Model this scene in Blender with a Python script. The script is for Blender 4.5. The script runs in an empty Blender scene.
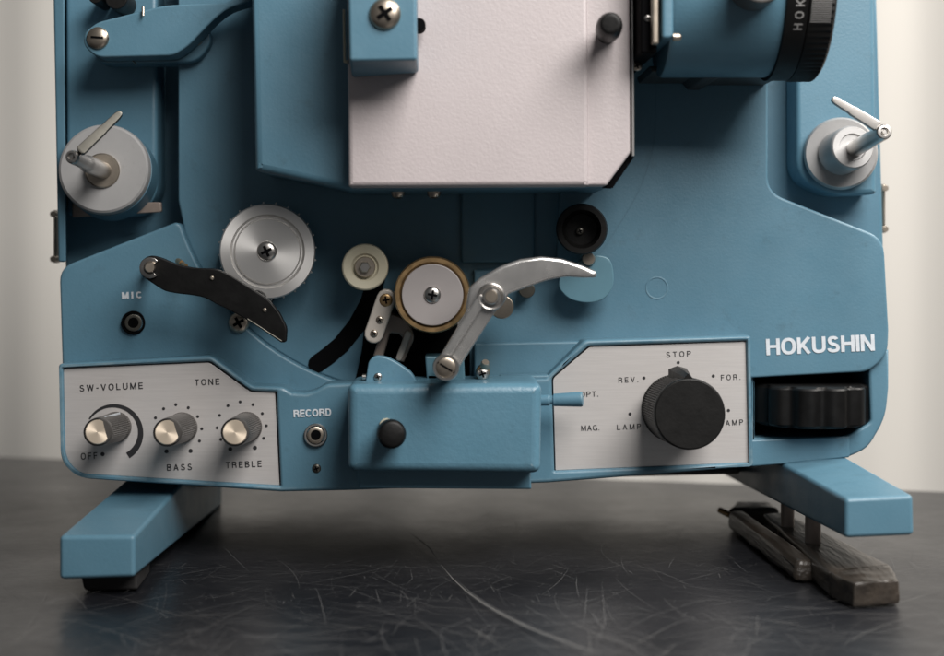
import bpy, bmesh, math, random
from mathutils import Vector, noise
from mathutils.geometry import delaunay_2d_cdt
random.seed(7)
D, FPX, VX, VY, H = 0.6, 1500.0, 450.0, 250.0, 0.122     # camera distance, focal length, vanishing point, eye height
sc = bpy.context.scene
COL = sc.collection

def P(px, py, y):
    k = (D + y) / FPX
    return Vector(((px - VX) * k, y, H - (py - VY) * k))
def S(y): return (D + y) / FPX

# ------------------------------------------------------------------ materials
def mat(name, col, rough=0.5, metal=0.0, bump=None, var=0.0, vscale=30, spec=0.5, coat=0.0, stretch=None, rvar=0.0, grime=0.0):
    m = bpy.data.materials.new(name); m.use_nodes = True
    nt = m.node_tree; b = nt.nodes['Principled BSDF']
    b.inputs['Base Color'].default_value = (*col, 1); b.inputs['Roughness'].default_value = rough
    b.inputs['Metallic'].default_value = metal; b.inputs['Specular IOR Level'].default_value = spec
    b.inputs['Coat Weight'].default_value = coat; b.inputs['Coat Roughness'].default_value = 0.25
    tc = nt.nodes.new('ShaderNodeTexCoord'); src = tc.outputs['Object']
    if stretch:
        mp = nt.nodes.new('ShaderNodeMapping'); mp.inputs['Scale'].default_value = stretch
        nt.links.new(src, mp.inputs['Vector']); src = mp.outputs['Vector']
    def noise(s, d=4, ro=0.6):
        n = nt.nodes.new('ShaderNodeTexNoise'); n.inputs['Scale'].default_value = s
        n.inputs['Detail'].default_value = d; n.inputs['Roughness'].default_value = ro
        nt.links.new(src, n.inputs['Vector']); return n.outputs['Fac']
    if var:
        f = noise(vscale)
        mr = nt.nodes.new('ShaderNodeMapRange'); mr.inputs['From Min'].default_value = .3; mr.inputs['From Max'].default_value = .7
        mr.inputs['To Min'].default_value = 1 - var; mr.inputs['To Max'].default_value = 1 + var
        nt.links.new(f, mr.inputs['Value'])
        mx = nt.nodes.new('ShaderNodeVectorMath'); mx.operation = 'SCALE'; mx.inputs[0].default_value = col
        nt.links.new(mr.outputs[0], mx.inputs['Scale']); out = mx.outputs[0]
        if grime:
            g = noise(vscale * 3.7, 6, .7)
            gr = nt.nodes.new('ShaderNodeMapRange'); gr.inputs['From Min'].default_value = .58; gr.inputs['From Max'].default_value = .75
            gr.inputs['To Max'].default_value = grime; nt.links.new(g, gr.inputs['Value'])
            mm = nt.nodes.new('ShaderNodeMix'); mm.data_type = 'RGBA'
            nt.links.new(gr.outputs[0], mm.inputs['Factor']); nt.links.new(out, mm.inputs['A'])
            mm.inputs['B'].default_value = (col[0]*.35+.01, col[1]*.32+.008, col[2]*.28+.005, 1); out = mm.outputs['Result']
        nt.links.new(out, b.inputs['Base Color'])
    if rvar:
        f = noise(vscale * 2.3)
        mr = nt.nodes.new('ShaderNodeMapRange'); mr.inputs['From Min'].default_value = .3; mr.inputs['From Max'].default_value = .7
        mr.inputs['To Min'].default_value = max(.03, rough - rvar); mr.inputs['To Max'].default_value = rough + rvar
        nt.links.new(f, mr.inputs['Value']); nt.links.new(mr.outputs[0], b.inputs['Roughness'])
    if bump:
        s, st, dist = bump
        bp = nt.nodes.new('ShaderNodeBump'); bp.inputs['Strength'].default_value = st; bp.inputs['Distance'].default_value = dist
        nt.links.new(noise(s, 3, .55), bp.inputs['Height']); nt.links.new(bp.outputs[0], b.inputs['Normal'])
    return m

BLUE = (0.091, 0.199, 0.270)
def worn(m, amt=.55):
    """paint rubbed thin along the edges"""
    nt = m.node_tree; b = nt.nodes['Principled BSDF']; bv = nt.nodes.new('ShaderNodeBevel'); bv.samples = 5; bv.inputs['Radius'].default_value = .0016
    g = nt.nodes.new('ShaderNodeNewGeometry'); d = nt.nodes.new('ShaderNodeVectorMath'); d.operation = 'DOT_PRODUCT'
    nt.links.new(bv.outputs[0], d.inputs[0]); nt.links.new(g.outputs['Normal'], d.inputs[1])
    r = nt.nodes.new('ShaderNodeMapRange'); r.inputs['From Min'].default_value = .985; r.inputs['From Max'].default_value = .86; r.inputs['To Max'].default_value = amt
    nt.links.new(d.outputs['Value'], r.inputs['Value'])
    tc = nt.nodes.new('ShaderNodeTexCoord'); n = nt.nodes.new('ShaderNodeTexNoise'); n.inputs['Scale'].default_value = 110; n.inputs['Detail'].default_value = 6; n.inputs['Roughness'].default_value = .7
    nt.links.new(tc.outputs['Object'], n.inputs['Vector'])
    q = nt.nodes.new('ShaderNodeMapRange'); q.inputs['From Min'].default_value = .42; q.inputs['From Max'].default_value = .62; nt.links.new(n.outputs['Fac'], q.inputs['Value'])
    mu = nt.nodes.new('ShaderNodeMath'); mu.operation = 'MULTIPLY'; nt.links.new(r.outputs[0], mu.inputs[0]); nt.links.new(q.outputs[0], mu.inputs[1])
    old = b.inputs['Base Color'].links[0].from_socket
    mx = nt.nodes.new('ShaderNodeMix'); mx.data_type = 'RGBA'; nt.links.new(mu.outputs[0], mx.inputs['Factor']); nt.links.new(old, mx.inputs['A']); mx.inputs['B'].default_value = (.25, .34, .38, 1)
    nt.links.new(mx.outputs['Result'], b.inputs['Base Color']); return m
def turned(m):
    nt = m.node_tree; t = nt.nodes.new('ShaderNodeTangent'); t.direction_type = 'RADIAL'; t.axis = 'Y'
    b = nt.nodes['Principled BSDF']; b.inputs['Anisotropic'].default_value = .75; nt.links.new(t.outputs[0], b.inputs['Tangent']); return m
M = dict(
    blue=mat('blue_paint', BLUE, .42, bump=(900, .16, .0004), var=.06, vscale=26, rvar=.08, grime=.3),
    blue_c=mat('blue_textured_paint', (BLUE[0]*1.02, BLUE[1]*1.02, BLUE[2]*1.02), .34, bump=(560, .26, .0005), var=.06, vscale=30, rvar=.08, grime=.25),
    blue_d=mat('blue_paint_inner', (0.079, 0.177, 0.242), .45, bump=(900, .15, .0004), var=.07, vscale=26, grime=.2),
    blue_p=mat('blue_plastic_guard', (0.106, 0.218, 0.275), .3, var=.08, vscale=60),
    white=mat('white_wrinkle_paint', (0.485, 0.435, 0.437), .5, bump=(900, .30, .0004), var=.05, vscale=14, grime=.12, rvar=.08),
    silver=mat('brushed_panel', (0.60, 0.575, 0.56), .42, .35, var=.05, vscale=60, stretch=(1, 1, 22), bump=(300, .05, .0003), grime=.10),
    alu=turned(mat('turned_aluminium', (0.62, 0.61, 0.595), .33, .72)),
    alu_m=mat('cast_aluminium', (0.60, 0.59, 0.575), .25, .82, var=.05, vscale=60, rvar=.05, bump=(500, .12, .0002)),
    hub=mat('grey_enamel', (0.385, 0.382, 0.380), .34, .25, var=.06, vscale=45, grime=.3, bump=(300, .1, .0003)),
    steel=mat('steel', (0.52, 0.50, 0.475), .28, 1, var=.06, vscale=110),
    chrome=turned(mat('knob_cap_metal', (0.74, 0.63, 0.50), .34, .6)),
    dsteel=mat('dull_steel', (0.12, 0.115, 0.10), .38, .85, var=.2, vscale=150),
    brass=mat('brass', (0.40, 0.265, 0.13), .36, .85, var=.15, vscale=120, rvar=.1, grime=.35),
    nickel=mat('aged_nickel', (0.46, 0.40, 0.33), .32, .95, var=.15, vscale=160, grime=.3),
    cream=mat('cream_nylon', (0.50, 0.465, 0.35), .4, var=.05, vscale=60, grime=.15),
    link=mat('beige_metal', (0.50, 0.46, 0.41), .45, .2, var=.08, vscale=90, grime=.3),
    fork=mat('brown_grey_metal', (0.27, 0.22, 0.19), .45, .4, var=.12, vscale=90, grime=.3),
    disc=mat('pale_grey_disc', (0.315, 0.29, 0.285), .42, .1, var=.04, vscale=70, grime=.1),
    black=mat('black_plastic', (0.0035, 0.0034, 0.0034), .46, bump=(500, .2, .0003), rvar=.06, var=.2, vscale=80, spec=.25),
    knob=mat('dark_grey_plastic', (0.0055, 0.0053, 0.0051), .5, bump=(700, .2, .0003), var=.2, vscale=80, rvar=.06, spec=.25),
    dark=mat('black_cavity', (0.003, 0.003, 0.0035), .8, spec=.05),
    rubber=mat('black_rubber', (0.014, 0.013, 0.013), .75, bump=(300, .3, .0005), var=.2, vscale=90),
    grey=mat('knurled_grey', (0.105, 0.098, 0.092), .38, .35, var=.15, vscale=200),
    ink=mat('black_ink', (0.02, 0.02, 0.022), .5),
    paint=mat('white_ink', (0.62, 0.66, 0.70), .5, var=.1, vscale=300),
    graypaint=mat('grey_ink', (0.27, 0.265, 0.26), .5),
    wood=mat('worn_wood', (0.034, 0.027, 0.021), .38, var=.55, vscale=55, stretch=(3, .5, 3), bump=(160, .5, .0009), grime=.85, coat=.2),
    under=mat('dark_under_paint', (0.045, 0.05, 0.052), .5, var=.15, bump=(300, .2, .0005)),
)

worn(M['blue']); worn(M['blue_c'])
# ------------------------------------------------------------------ geometry helpers: every one returns (verts, faces)
def rounded(pts, r=0, n=5):
    """pts: (x, y) or (x, y, r) in picture units; r rounds that corner"""
    out = []; N = len(pts)
    for i in range(N):
        p = Vector(pts[i][:2]); rr = pts[i][2] if len(pts[i]) > 2 else r
        if rr <= 0: out.append(tuple(p)); continue
        a = Vector(pts[i-1][:2]) - p; b = Vector(pts[(i+1) % N][:2]) - p
        l = min(rr, a.length * .49, b.length * .49)
        p0 = p + a.normalized() * l; p1 = p + b.normalized() * l
        for k in range(n + 1):
            t = k / n
            out.append(tuple(p0 * (1-t)**2 + p * 2*t*(1-t) + p1 * t*t))
    return out

def circ(cx, cy, r, a0=0, a1=360, n=48):
    full = abs(a1 - a0) >= 360
    return [(cx + r*math.cos(math.radians(a0 + (a1-a0)*k/(n if full else n-1))), cy - r*math.sin(math.radians(a0 + (a1-a0)*k/(n if full else n-1)))) for k in range(n)]

def stroke(pts, w, caps=6):
    """outline of a thick line with round ends; w half width, or one per point"""
    P2 = [Vector(p) for p in pts]; n = len(P2); ws = [w]*n if not isinstance(w, (list, tuple)) else w
    L, R = [], []
    for i in range(n):
        d = (P2[min(i+1, n-1)] - P2[max(i-1, 0)]).normalized(); q = Vector((-d.y, d.x))
        L.append(P2[i] + q*ws[i]); R.append(P2[i] - q*ws[i])
    def cap(c, frm, r, sgn):
        a = math.atan2(frm.y - c.y, frm.x - c.x)
        return [c + Vector((math.cos(a + sgn*math.pi*k/caps), math.sin(a + sgn*math.pi*k/caps)))*r for k in range(1, caps)]
    out = L + cap(P2[-1], L[-1], ws[-1], -1) + R[::-1] + cap(P2[0], R[0], ws[0], -1)
    return [tuple(v) for v in out]

def area2(L): return sum(L[i-1][0]*L[i][1] - L[i][0]*L[i-1][1] for i in range(len(L)))/2

def inset(L, d):
    """loop moved towards its left-hand side by d"""
    n = len(L); out = []
    for i in range(n):
        a, p, c = Vector(L[i-1]), Vector(L[i]), Vector(L[(i+1) % n])
        e0 = p - a; e1 = c - p
        if e0.length < 1e-9 or e1.length < 1e-9: out.append(tuple(p)); continue
        e0.normalize(); e1.normalize()
        n0 = Vector((-e0.y, e0.x)); n1 = Vector((-e1.y, e1.x)); m = n0 + n1
        if m.length < .2: m = n0
        m.normalize(); k = max(.5, m.dot(n0)); out.append(tuple(p + m*(d/k)))
    return out

def plate(pts, yf, yb, bev=0.0006, holes=(), res=3):
    """flat plate facing the camera with rounded front edges, its outline given in picture units at depth yf"""
    bev = min(bev, (yb - yf)*.49); V, F = [], []; caps = []
    for li, loop in enumerate([pts] + list(holes)):
        L = []
        for q in loop:
            w = P(q[0], q[1], yf)
            if not L or (Vector((w.x, w.z)) - Vector(L[-1])).length > 2e-5: L.append((w.x, w.z))
        if (Vector(L[0]) - Vector(L[-1])).length < 2e-5: L.pop()
        if (area2(L) > 0) != (li == 0): L = L[::-1]
        rings = [(0, yb)] + [(bev*(1 - math.cos(k/res*math.pi/2)), yf + bev*(1 - math.sin(k/res*math.pi/2))) for k in range(res + 1)]
        n = len(L); base = len(V)
        for d, y in rings: V += [Vector((x, y, z)) for x, z in (inset(L, d) if d else L)]
        for r in range(len(rings) - 1):
            F += [[base + r*n + i, base + r*n + (i+1) % n, base + (r+1)*n + (i+1) % n, base + (r+1)*n + i] for i in range(n)]
        caps.append((base, base + (len(rings)-1)*n, n))
    for which in (0, 1):
        pts, edges, idx = [], [], []
        for c in caps:
            st = c[which]; k = len(pts)
            pts += [Vector((V[st+i].x*100, V[st+i].z*100)) for i in range(c[2])]; idx += [st + i for i in range(c[2])]
            edges += [(k + i, k + (i+1) % c[2]) for i in range(c[2])]
        vo, eo, fo, ov, oe, of = delaunay_2d_cdt(pts, edges, [], 0, 1e-5)
        yy = V[caps[0][which]].y; mp = []
        for p, o_ in zip(vo, ov):
            if o_: mp.append(idx[o_[0]])
            else: V.append(Vector((p.x/100, yy, p.y/100))); mp.append(len(V) - 1)
        for t in fo:
            cx = sum(vo[i].x for i in t)/len(t); cy = sum(vo[i].y for i in t)/len(t); ins = False
            for i, j in edges:
                a_, b_ = pts[i], pts[j]
                if (a_.y > cy) != (b_.y > cy) and cx < (b_.x - a_.x)*(cy - a_.y)/(b_.y - a_.y) + a_.x: ins = not ins
            if ins: F.append([mp[i] for i in t])
    return V, F

def lathe(c0, y0, c1, y1, prof, seg=64, ridges=None, scale_y=None):
    """profile (t, r) or (t, r, 1) along the axis from c0 to c1; r in picture units at y1; a trailing 1 means a ridged ring"""
    A = P(c0[0], c0[1], y0); B = P(c1[0], c1[1], y1); ax = (B - A); k = S(y1)
    return lathe_w(A, B, [(p[0], p[1]*k) + tuple(p[2:]) for p in prof], seg, ridges)

def lathe_w(A, B, prof, seg=64, ridges=None):
    ax = B - A; z = ax.normalized()
    u = z.cross(Vector((0, 0, 1)) if abs(z.z) < .9 else Vector((1, 0, 0))).normalized(); w = z.cross(u)
    if ridges: seg = ridges[0]*ridges[2] if len(ridges) > 2 else ridges[0]*2
    V, F = [], []
    for p in prof:
        t, r = p[0], p[1]; rid = len(p) > 2 and p[2] and ridges
        for k in range(seg):
            a = 2*math.pi*k/seg; rr = r
            if rid:
                if len(ridges) > 2:
                    ph = (k % ridges[2])/ridges[2]; rr = r*(1 - ridges[1]*(0.5 - 0.5*math.cos(2*math.pi*ph))**2)
                else: rr = r*(1 - ridges[1]*(k % 2))
            V.append(A + ax*t + u*(rr*math.cos(a)) + w*(rr*math.sin(a)))
    n = len(prof)
    for i in range(n-1):
        for k in range(seg):
            F.append([i*seg + k, i*seg + (k+1) % seg, (i+1)*seg + (k+1) % seg, (i+1)*seg + k])
    F.append([k for k in range(seg)][::-1]); F.append([(n-1)*seg + k for k in range(seg)])
    return V, F

def cyl(c, y0, y1, r, bev=.12, seg=48):
    """button: round post from depth y0 to y1 (nearer), axis straight out"""
    A = P(c[0], c[1], y1); k = S(y1)
    return lathe_w(Vector((A.x, y0, A.z)), A, [(0, r*k), (1 - 1e-6 - bev*r*k/abs(y1-y0), r*k), (1 - .3*bev*r*k/abs(y1-y0), r*k*(1-.35*bev)), (1, r*k*(1-bev)), ], seg)

def loft(fp, yf, bp, yb):
    n = len(fp); V = [P(*q, yf) for q in fp] + [P(*q, yb) for q in bp]
    F = [list(range(n)), list(range(n, 2*n))[::-1]] + [[i, (i+1) % n, n + (i+1) % n, n + i] for i in range(n)]
    return V, F

def loft_w(f, b):
    n = len(f); V = [Vector(v) for v in f] + [Vector(v) for v in b]
    F = [list(range(n)), list(range(n, 2*n))[::-1]] + [[i, (i+1) % n, n + (i+1) % n, n + i] for i in range(n)]
    return V, F

def box_w(x0, x1, y0, y1, z0, z1):
    return loft_w([(x0,y0,z0),(x1,y0,z0),(x1,y0,z1),(x0,y0,z1)], [(x0,y1,z0),(x1,y1,z0),(x1,y1,z1),(x0,y1,z1)])

# ---- a plain grotesque drawn as strokes, capitals one unit high
def ell(cx, cy, rx, ry, a0, a1, n=14, e=.86):
    out = []
    for k in range(n + 1):
        a = math.radians(a0 + (a1 - a0)*k/n); c, q = math.cos(a), math.sin(a)
        out.append((cx + rx*math.copysign(abs(c)**e, c), cy + ry*math.copysign(abs(q)**e, q)))
    return out
def glyph(ch, t):
    h = t/2; lo, hi = h, 1 - h
    if ch == 'H': return .72, [[(h, 0), (h, 1)], [(.72-h, 0), (.72-h, 1)], [(h, .52), (.72-h, .52)]]
    if ch == 'I': return t, [[(h, 0), (h, 1)]]
    if ch == 'O': return .78, [ell(.39, .5, .39-h, .5-h + .01, 0, 360, 36)]
    if ch == 'C': return .74, [ell(.39, .5, .39-h, .5-h + .01, 40, 320, 28)]
    if ch == 'G': return .78, [ell(.39, .5, .39-h, .5-h + .01, 42, 330, 28), [(.42, .46), (.76, .46)], [(.78-h, .5), (.78-h, 0)]]
    if ch == 'K': return .72, [[(h, 0), (h, 1)], [(h, .34), (.66-h*.3, 1)], [(.27, .56), (.72-h, 0)]]
    if ch == 'U': return .71, [[(h, 1), (h, .36)] + ell(.355, .36, .355-h, .36-h, 180, 360, 16) + [(.71-h, 1)]]
    if ch == 'N': return .73, [[(h, 0), (h, 1)], [(.73-h, 0), (.73-h, 1)], [(h*1.1, 1-h*.3), (.73-h*1.1, h*.3)]]
    if ch == 'M': return .84, [[(h, 0), (h, 1)], [(.84-h, 0), (.84-h, 1)], [(h*1.1, 1-h*.3), (.42, h*.4)], [(.84-h*1.1, 1-h*.3), (.42, h*.4)]]
    if ch == 'W': return 1.0, [[(h*.8, 1), (.27, h*.3)], [(.27, h*.3), (.5, 1-h*.3)], [(.5, 1-h*.3), (.73, h*.3)], [(.73, h*.3), (1-h*.8, 1)]]
    if ch == 'V': return .72, [[(h*.8, 1), (.36, h*.3)], [(.36, h*.3), (.72-h*.8, 1)]]
    if ch == 'A': return .74, [[(h*.8, 0), (.37, 1-h*.3)], [(.37, 1-h*.3), (.74-h*.8, 0)], [(.17, .32), (.57, .32)]]
    if ch == 'L': return .58, [[(h, 0), (h, 1)], [(h, lo), (.58, lo)]]
    if ch == 'E': return .62, [[(h, 0), (h, 1)], [(h, lo), (.62, lo)], [(h, hi), (.61, hi)], [(h, .52), (.57, .52)]]
    if ch == 'F': return .58, [[(h, 0), (h, 1)], [(h, hi), (.58, hi)], [(h, .5), (.52, .5)]]
    if ch == 'T': return .62, [[(.31, 0), (.31, 1)], [(0, hi), (.62, hi)]]
    if ch == 'P': return .66, [[(h, 0), (h, 1)], [(h, hi), (.38, hi)] + ell(.38, .71, .28-h, .29-h, 90, -90, 12) + [(h, .42+h)]]
    if ch == 'R': return .70, [[(h, 0), (h, 1)], [(h, hi), (.40, hi)] + ell(.40, .72, .28-h, .28-h, 90, -90, 12) + [(h, .44+h)], [(.42, .46), (.60, .38), (.64-h*.4, .22), (.68-h, 0)]]
    if ch == 'B': return .68, [[(h, 0), (h, 1)], [(h, hi), (.38, hi)] + ell(.38, .755, .26-h, .245-h, 90, -90, 12) + [(h, .51+h)], [(h, .51), (.40, .51)] + ell(.40, .26, .28-h, .26-h, 90, -90, 12) + [(h, lo)]]
    if ch == 'D': return .72, [[(h, 0), (h, 1)], [(h, hi), (.34, hi)] + ell(.34, .5, .38-h, .5-h, 90, -90, 18) + [(h, lo)]]
    if ch == 'S':
        return .68, [ell(.335, .735, .285-h, .265-h, 18, 180, 14) + [(h + .09, .60), (.24, .545), (.42, .485), (.60-h*.6, .40)] + ell(.345, .27, .325-h, .27-h, 10, -178, 16)]
    if ch == '-': return .34, [[(0, .42), (.34, .42)]]
    if ch == '.': return t*1.1, [[(0, h), (t*1.1, h)]]
    return .4, []
def ribbon_vf(pts, w):
    n = len(pts); V = []
    for i in range(n):
        d = (Vector(pts[min(i+1, n-1)]) - Vector(pts[max(i-1, 0)])); d = d.normalized() if d.length else Vector((1, 0)); q = Vector((-d.y, d.x))*w
        V += [Vector(pts[i]) + q, Vector(pts[i]) - q]
    return V, [[2*i, 2*i+1, 2*i+3, 2*i+2] for i in range(n-1)]
def text_unit(s, spacing=.2, t=.14):
    """(x 0..1, y 0..1, lift) of the strokes of a word"""
    V, F = [], []; x = 0; lift = 0
    for ch in s:
        w, st = glyph(ch, t)
        for line in st:
            v, f = ribbon_vf(line, t/2); k = len(V); lift += 1
            V += [Vector((a.x + x, a.y, lift)) for a in v]; F += [[i + k for i in q] for q in f]
        x += w + spacing
    x -= spacing
    return [Vector((a.x/x, a.y, a.z)) for a in V], F

def text(s, x0, y0, x1, y1, cap, yd, spacing=.3, t=.15):
    """lettering lying on the plane y=yd, baseline from (x0,y0) to (x1,y1), capitals cap high"""
    v, f = text_unit(s, spacing, t)
    A = Vector((x0, y0)); B = Vector((x1, y1)); d = (B - A).normalized(); nrm = Vector((d.y, -d.x)); L = (B - A).length
    out = []
    for a in v:
        q = A + d*(a.x*L) + nrm*(a.y*cap); out.append(P(q.x, q.y, yd - a.z*.0000015))
    return out, f

# ------------------------------------------------------------------ objects
CENTRE = {}
class Part:
    def __init__(self): self.v, self.f, self.m, self.mats = [], [], [], []
    def add(self, vf, m):
        m = M[m] if isinstance(m, str) else m
        if m not in self.mats: self.mats.append(m)
        k = len(self.v); self.v += vf[0]; self.f += [[i + k for i in f] for f in vf[1]]; self.m += [self.mats.index(m)]*len(vf[1])
        return self
    def build(self, name, parent=None, bevel=0, seg=3, angle=32, label=None, rough=0):
        me = bpy.data.meshes.new(name)
        xs = [v.x for v in self.v]; ys = [v.y for v in self.v]; zs = [v.z for v in self.v]
        c = Vector(((min(xs)+max(xs))/2, (min(ys)+max(ys))/2, (min(zs)+max(zs))/2))
        me.from_pydata([tuple(v - c) for v in self.v], [], self.f)
        for m in self.mats: me.materials.append(m)
        me.polygons.foreach_set('material_index', self.m)
        bm = bmesh.new(); bm.from_mesh(me)
        bmesh.ops.recalc_face_normals(bm, faces=bm.faces)
        if bevel:
            es = [e for e in bm.edges if len(e.link_faces) == 2 and e.calc_face_angle(0) > math.radians(28)]
            bmesh.ops.bevel(bm, geom=es, offset=bevel, segments=seg, profile=.5, affect='EDGES', clamp_overlap=True)
        if rough:
            bmesh.ops.subdivide_edges(bm, edges=[e for e in bm.edges if e.calc_length() > .004], cuts=7, use_grid_fill=True)
            for v in bm.verts:
                w_ = v.co + c; v.co += noise.noise_vector(w_*160)*rough + noise.noise_vector(w_*520)*rough*.45
        bm.to_mesh(me); bm.free()
        me.polygons.foreach_set('use_smooth', [True]*len(me.polygons)); me.set_sharp_from_angle(angle=math.radians(angle))
        o = bpy.data.objects.new(name, me); COL.objects.link(o)
        CENTRE[o.name] = c
        if parent: o.parent = parent; o.location = c - CENTRE[parent.name]
        else: o.location = c
        wn = o.modifiers.new('weighted_normal', 'WEIGHTED_NORMAL'); wn.keep_sharp = True; wn.weight = 80
        if label: o['label'] = label
        return o

def one(name, vf, m, parent=None, **k): return Part().add(vf, m).build(name, parent, **k)

def screw_vf(part, c, y, r, m='steel', kind='cross', rot=20, h=None, dark='dark'):
    """domed screw head standing on depth y"""
    k = S(y); h = h or r*k*.45; A = P(c[0], c[1], y); B = A + Vector((0, -h, 0)); R = r*k
    dome = [(-.6, R*.98), (.1, R), (.35, R*.97), (.65, R*.84), (.86, R*.62), (.97, R*.34), (1, R*.1)]
    part.add(lathe_w(A, B, dome, 40), m)
    arms = [(rot, .56 if kind == 'cross' else .98)] + ([(rot + 90, .56)] if kind == 'cross' else [])
    for i, (a, l) in enumerate(arms):
        a = math.radians(a); d = Vector((math.cos(a), 0, math.sin(a))); n = Vector((-d.z, 0, d.x)); w = R*(.14 if kind == 'cross' else .1)
        pts = []
        for t in (-l, -l*.5, 0, l*.5, l):
            rr = abs(t); y_ = -h*(math.sqrt(max(0, 1 - (rr*.97)**2))) - h*.05 - .00006*(i+1)
            pts.append((A + d*(R*t) + Vector((0, y_, 0))))
        V = [p + n*w for p in pts] + [p - n*w for p in pts]
        F = [[j, j+1, 5 + j+1, 5 + j] for j in range(4)]
        part.add((V, F), dark)
    return part

def screw(name, c, y, r, parent, m='steel', kind='cross', rot=20, h=None):
    return screw_vf(Part(), c, y, r, m, kind, rot, h).build(name, parent, angle=40)

# ================================================================== the projector
proj = bpy.data.objects.new('film_projector', None); COL.objects.link(proj)
proj.location = (0, 0.03, 0); CENTRE['film_projector'] = Vector((0, 0.03, 0)); proj.empty_display_size = .05
proj['label'] = 'blue and white film projector with metal rollers standing on the scratched black table'
proj['category'] = 'film projector'

# --- chassis: the body behind everything
ch = [(56, -60), (876, -60), (879, 60), (884, 240, 4), (886, 380), (878, 410, 20), (856, 444, 18), (838, 452), (752, 462), (545, 478), (350, 485), (280, 486), (88, 474, 12), (68, 455, 12), (66, 300), (62, 200)]
cha = Part().add(plate(rounded(ch), .034, .15, .002), 'blue_d')
chassis = cha.build('chassis', proj)

one('side_wall', loft([(52.5, -60), (64, -60), (66, 262), (58.5, 262)], .004, [(54, -60), (65, -60), (67, 260), (60, 260)], .0335), 'blue_d', proj, bevel=.0008)
# --- front covers
CX, CY, CR = 412, 150, 243
arcL = [(CX + CR*math.cos(math.radians(a)), CY - CR*math.sin(math.radians(a))) for a in range(198, 257, 3)]
left = rounded([(59, 268, 14), (176, 222, 5)] + arcL + [(357, 430), (64, 430)])
cov_l = one('front_cover', plate(left, 0, .033, .0011), 'blue', proj)
arcR = [(474, 341), (474, 270), (556, 266), (560, 190), (560, -60)]
right = arcR + rounded([ (768, -60), (768, 192, 16), (884, 238, 16), (889, 330), (888, 356, 14), (868, 372, 8), (752, 378), (752, 430), (560, 430), (474, 430)])
cov_r = one('front_cover', plate(right, 0, .033, .0011), 'blue', proj)
# cast ring mark on the right cover
one('moulded_ring', plate(circ(657, 288, 11.6), -.00022, .002, .0002, holes=[circ(657, 288, 9.8)[::-1]]), 'blue', cov_r)
lt = Part().add(text('HOKUSHIN', 766.5, 355.3, 875, 350.6, 16.4, -.0003, .06, .19), 'paint'); lt.build('brand_lettering', cov_r)
lt = Part().add(text('MIC', 122, 298.8, 142, 298, 6.6, -.0003, .3, .24), 'paint'); lt.build('mic_lettering', cov_l)

sm_ = rounded([(656, 60), (656, 140, 50), (641, 190, 60), (602, 252, 30), (585, 272)], 0, 8)
one('seam_line', plate(stroke(sm_, .85), -.0001, .0006, .00002), 'blue_d', cov_r)
# --- centre plate inside the circle
cp = [(CX + 242*math.cos(math.radians(a)), CY - 242*math.sin(math.radians(a))) for a in range(-78, 46, 4)] + [(560, -60), (178, -60), (178, 200)] + [(CX + 242*math.cos(math.radians(a)), CY - 242*math.sin(math.radians(a))) for a in range(200, 280, 4)]
cplate = one('centre_plate', plate(cp, .005, .031, .0010), 'blue', proj)
one('film_gate_block', plate(rounded([(461, 190), (535, 190), (535, 263), (461, 263)], 4), .0022, .0045, .0012), 'blue_d', proj)
# curved guide slot
slot = Part().add(plate(stroke([(376, 280), (369, 303), (357, 325), (341, 345), (328, 356), (317, 364)], 9), .0046, .0056, .0001), 'dark')
slot.build('guide_slot', cplate)
shelf = one('head_shelf', plate(rounded([(474, 343), (584, 341), (556, 400), (474, 402)], 2), -.003, .02, .0009), 'blue', proj)

# --- reel arms with hubs
def reel_arm(out, name='reel_arm', xs=None):
    return one(name, plate(out, .014, .032, .0022), 'blue', proj)
ra_l = reel_arm(rounded([(65, -60), (157, -60), (157, 196, 22), (140, 216, 18), (66, 216, 8)]))
ra_r = reel_arm(rounded([(796, -60), (874, -60), (877, 194, 4), (830, 196, 14), (797, 178, 24)]))
one('hub_mount_plate', plate(rounded([(72, 203), (161, 202), (161.5, 212), (72, 217.5)], 2), .0115, .0136, .0004), 'fork', ra_l)
hub = Part().add(lathe((110, 173), .0108, (103.5, 168.5), -.003, [(.66, 44.6), (.7, 45.8), (.84, 45.5), (.95, 44.4), (1.0, 42.3), (1.002, 20), (1.002, 10)], 72), 'hub')
hub.add(lathe((113, 176), .0138, (104, 169), -.002, [(0, 46.5), (.7, 45.6), (.75, 40)], 72), 'blue_d')
hub.add(lathe((102.3, 170.5), -.003, (102.3, 170.5), -.0055, [(0, 17.5), (.8, 17.3), (1, 16), (1.0, 9)]), 'nickel')
hub.build('reel_hub', ra_l)
def spindle(a, ya, b, yb, r0, r1, parent):
    s = Part()
    s.add(lathe(a, ya, b, yb, [(0, r0), (.55, r0*.96), (.6, r1*1.02), (.96, r1), (.99, r1*.94), (1, r1*.8), (1.001, r1*.55), (.97, r1*.5), (.97, r1*.28), (1.0, r1*.24), (1.0, .1)]), 'steel')
    s.build('spindle', parent)
spindle((104, 171), -.003, (71.5, 156.5), -.052, 9.3, 7.0, ra_l)
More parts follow.
